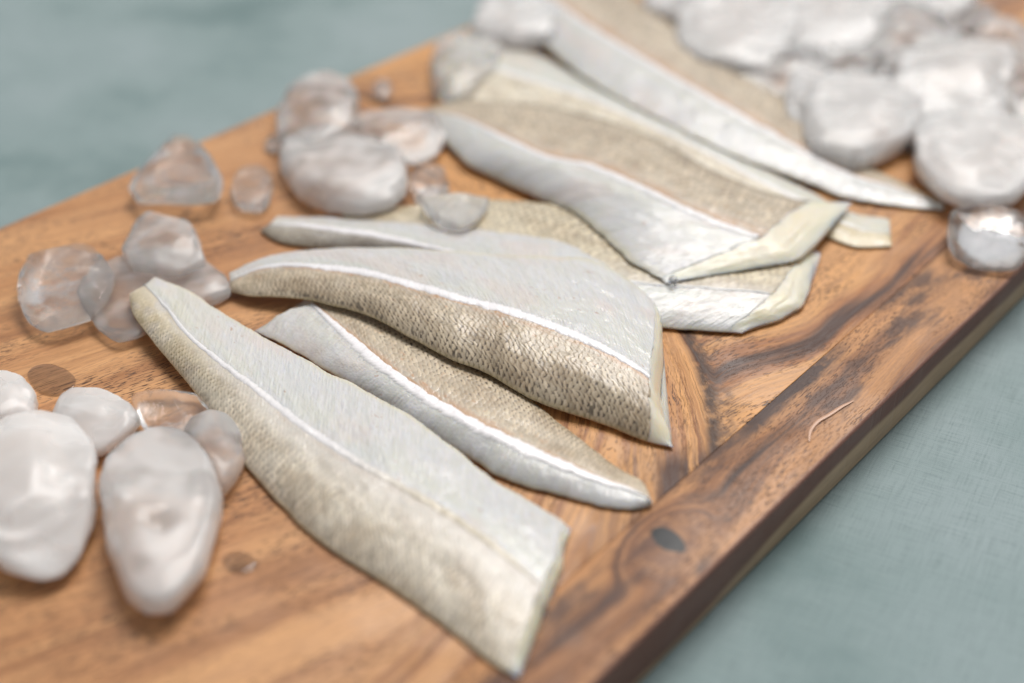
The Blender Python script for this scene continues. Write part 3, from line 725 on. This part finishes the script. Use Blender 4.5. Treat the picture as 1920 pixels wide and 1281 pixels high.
# top
ice("pinkish frosted ice piece at the top edge left of the uppermost fillet", [(880, 60), (895, 20), (920, -30), (990, -50), (1050, -20), (1060, 40), (1040, 80), (960, 85)], 11, M_FROST, 30, facets=2)
ice("cloudy ice slab with a bright glint at the end of the pale fillet", [(812, 175), (808, 110), (820, 75), (870, 58), (920, 68), (945, 90), (930, 130), (880, 180), (840, 195)], 9, M_HALF, 31, facets=3)
heap = [
 ("frosted ice lump in the heap touching the uppermost fillet near the top edge", 1395, 35, 230, 160, 12, 0, M_FROST),
 ("frosted ice lump at the top edge in the middle of the heap", 1560, 20, 210, 150, 12, 0, M_FROST),
 ("frosted ice lump wedged beside the back of the uppermost fillet", 1470, 120, 150, 110, 9, 0, M_HALF),
 ("tall frosted ice oval at the lower left end of the heap", 1618, 205, 170, 215, 12, 70, M_FROST),
 ("small frosted lump at the fillet's back below the wedged one", 1530, 175, 110, 110, 9, 0, M_FROST),
 ("round frosted ice lump in the middle of the heap", 1785, 165, 215, 215, 14, 0, M_FROST),
 ("frosted ice lump behind the round one at the top", 1700, 70, 170, 120, 11, 0, M_HALF),
 ("large frosted ice oval at the lower right of the heap, above the clear chunk", 1835, 280, 225, 190, 13, 15, M_FROST),
 ("frosted ice lump cut off by the right edge above the large oval", 1925, 160, 130, 150, 12, 0, M_HALF),
 ("thin clear ice bit near the bare wood in the top right corner", 1800, 30, 110, 60, 6, 0, M_CLEAR),
 ("flat frosted piece along the right edge near the top corner", 1880, 70, 130, 70, 8, 20, M_HALF),
 ("frosted lump beyond the heap at the top edge", 1680, -30, 180, 100, 10, 0, M_FROST),
 ("frosted lump in the heap just right of the wedged one", 1590, 95, 130, 110, 9, 0, M_HALF),
 ("frosted lump between the tall oval and the large lower right oval", 1720, 225, 90, 100, 8, 0, M_HALF),
 ("frosted lump at the top edge against the uppermost fillet's back", 1290, -10, 140, 90, 9, 0, M_FROST),
 ("frosted lump at the top edge left of the bare wood corner", 1770, -5, 120, 70, 8, 0, M_FROST),
 ("frosted lump filling the gap left of the round one", 1690, 140, 90, 90, 8, 0, M_HALF),
]
for k, (lab, cx, cy, w, h, rz, a, m) in enumerate(heap):
    ice(lab, oval(cx, cy, w*1.16, h*1.2, a, seed=60+k, jag=.09), rz, m, 60+k, facets=3+k % 3, fd=(.74, .94), group="heaped ice at the far end of the board")
ice("clear faceted ice chunk on the edge plank at the right", [(1776, 425), (1785, 385), (1820, 358), (1870, 350), (1920, 358), (1950, 400), (1945, 460), (1920, 500), (1880, 508), (1820, 495), (1785, 465)], 13, M_GEM, 90, facets=30, fd=(.60, .84), rough_amp=.02, flat=True)

# ------------------------------------------------------------------ water drops
def drop(label, poly, h, seed, z0=0):
    o = ice(label, poly, h, M_WATER, seed, z0=z0, sub=5, power=1.0, rough_amp=.0, group="water drops", cat="water drop", name="water_drop")
    return o
drop("irregular clear puddle of meltwater above the rough frosted slab", [(48, 700), (60, 684), (92, 678), (125, 690), (143, 708), (138, 728), (105, 742), (70, 735)], .8, 41)
drop("round water drop on bare wood right of the hollowed ice oval", oval(447, 1053, 66, 44, 0, seed=2, jag=.03), .55, 42)
drop("tiny water bead at the corner of the upper middle fillet", oval(1262, 526, 18, 18, 0, seed=4, jag=.02), 1.5, 43, z0=6.5).data.materials[0] = M_HALF

st = NT("streak_material"); st.bsdf.inputs["Base Color"].default_value = (.55, .31, .19, 1); st.bsdf.inputs["Roughness"].default_value = .3; M_STREAK = st.m
def tube_streak(label, pts, r):  # pale streak on the wood, made up here as a solid raised tube
    c = resample(pts, 40); W = on(c[:, 0], c[:, 1], .0002); n = len(W); m = 10
    dd = np.gradient(W, axis=0); dd[:, 2] = 0; dd /= np.linalg.norm(dd, axis=1, keepdims=True)
    sd_ = np.stack([-dd[:, 1], dd[:, 0], 0*dd[:, 0]], -1)
    rr = r*np.sin(np.linspace(.15, math.pi-.15, n))**.5
    a = np.linspace(0, 2*math.pi, m, endpoint=False)
    P = W[:, None] + sd_[:, None]*(np.cos(a)[None, :, None]*rr[:, None, None]) + np.array([0, 0, 1])*((np.sin(a)[None, :, None]*.22+.1)*rr[:, None, None])
    i, j = np.meshgrid(np.arange(n-1), np.arange(m), indexing='ij')
    F = np.stack([i*m+j, i*m+(j+1) % m, (i+1)*m+(j+1) % m, (i+1)*m+j], -1).reshape(-1, 4)
    off = W[n//2]
    o = mesh_obj("pale_streak", (P-off).reshape(-1, 3), F, M_STREAK); o.location = off
    tag(o, label, "streak")
tube_streak("thin pale curved streak on the edge plank, made up as a flat tube", [(1517, 828), (1520, 808), (1532, 792), (1555, 778), (1580, 762), (1600, 752)], .0008)
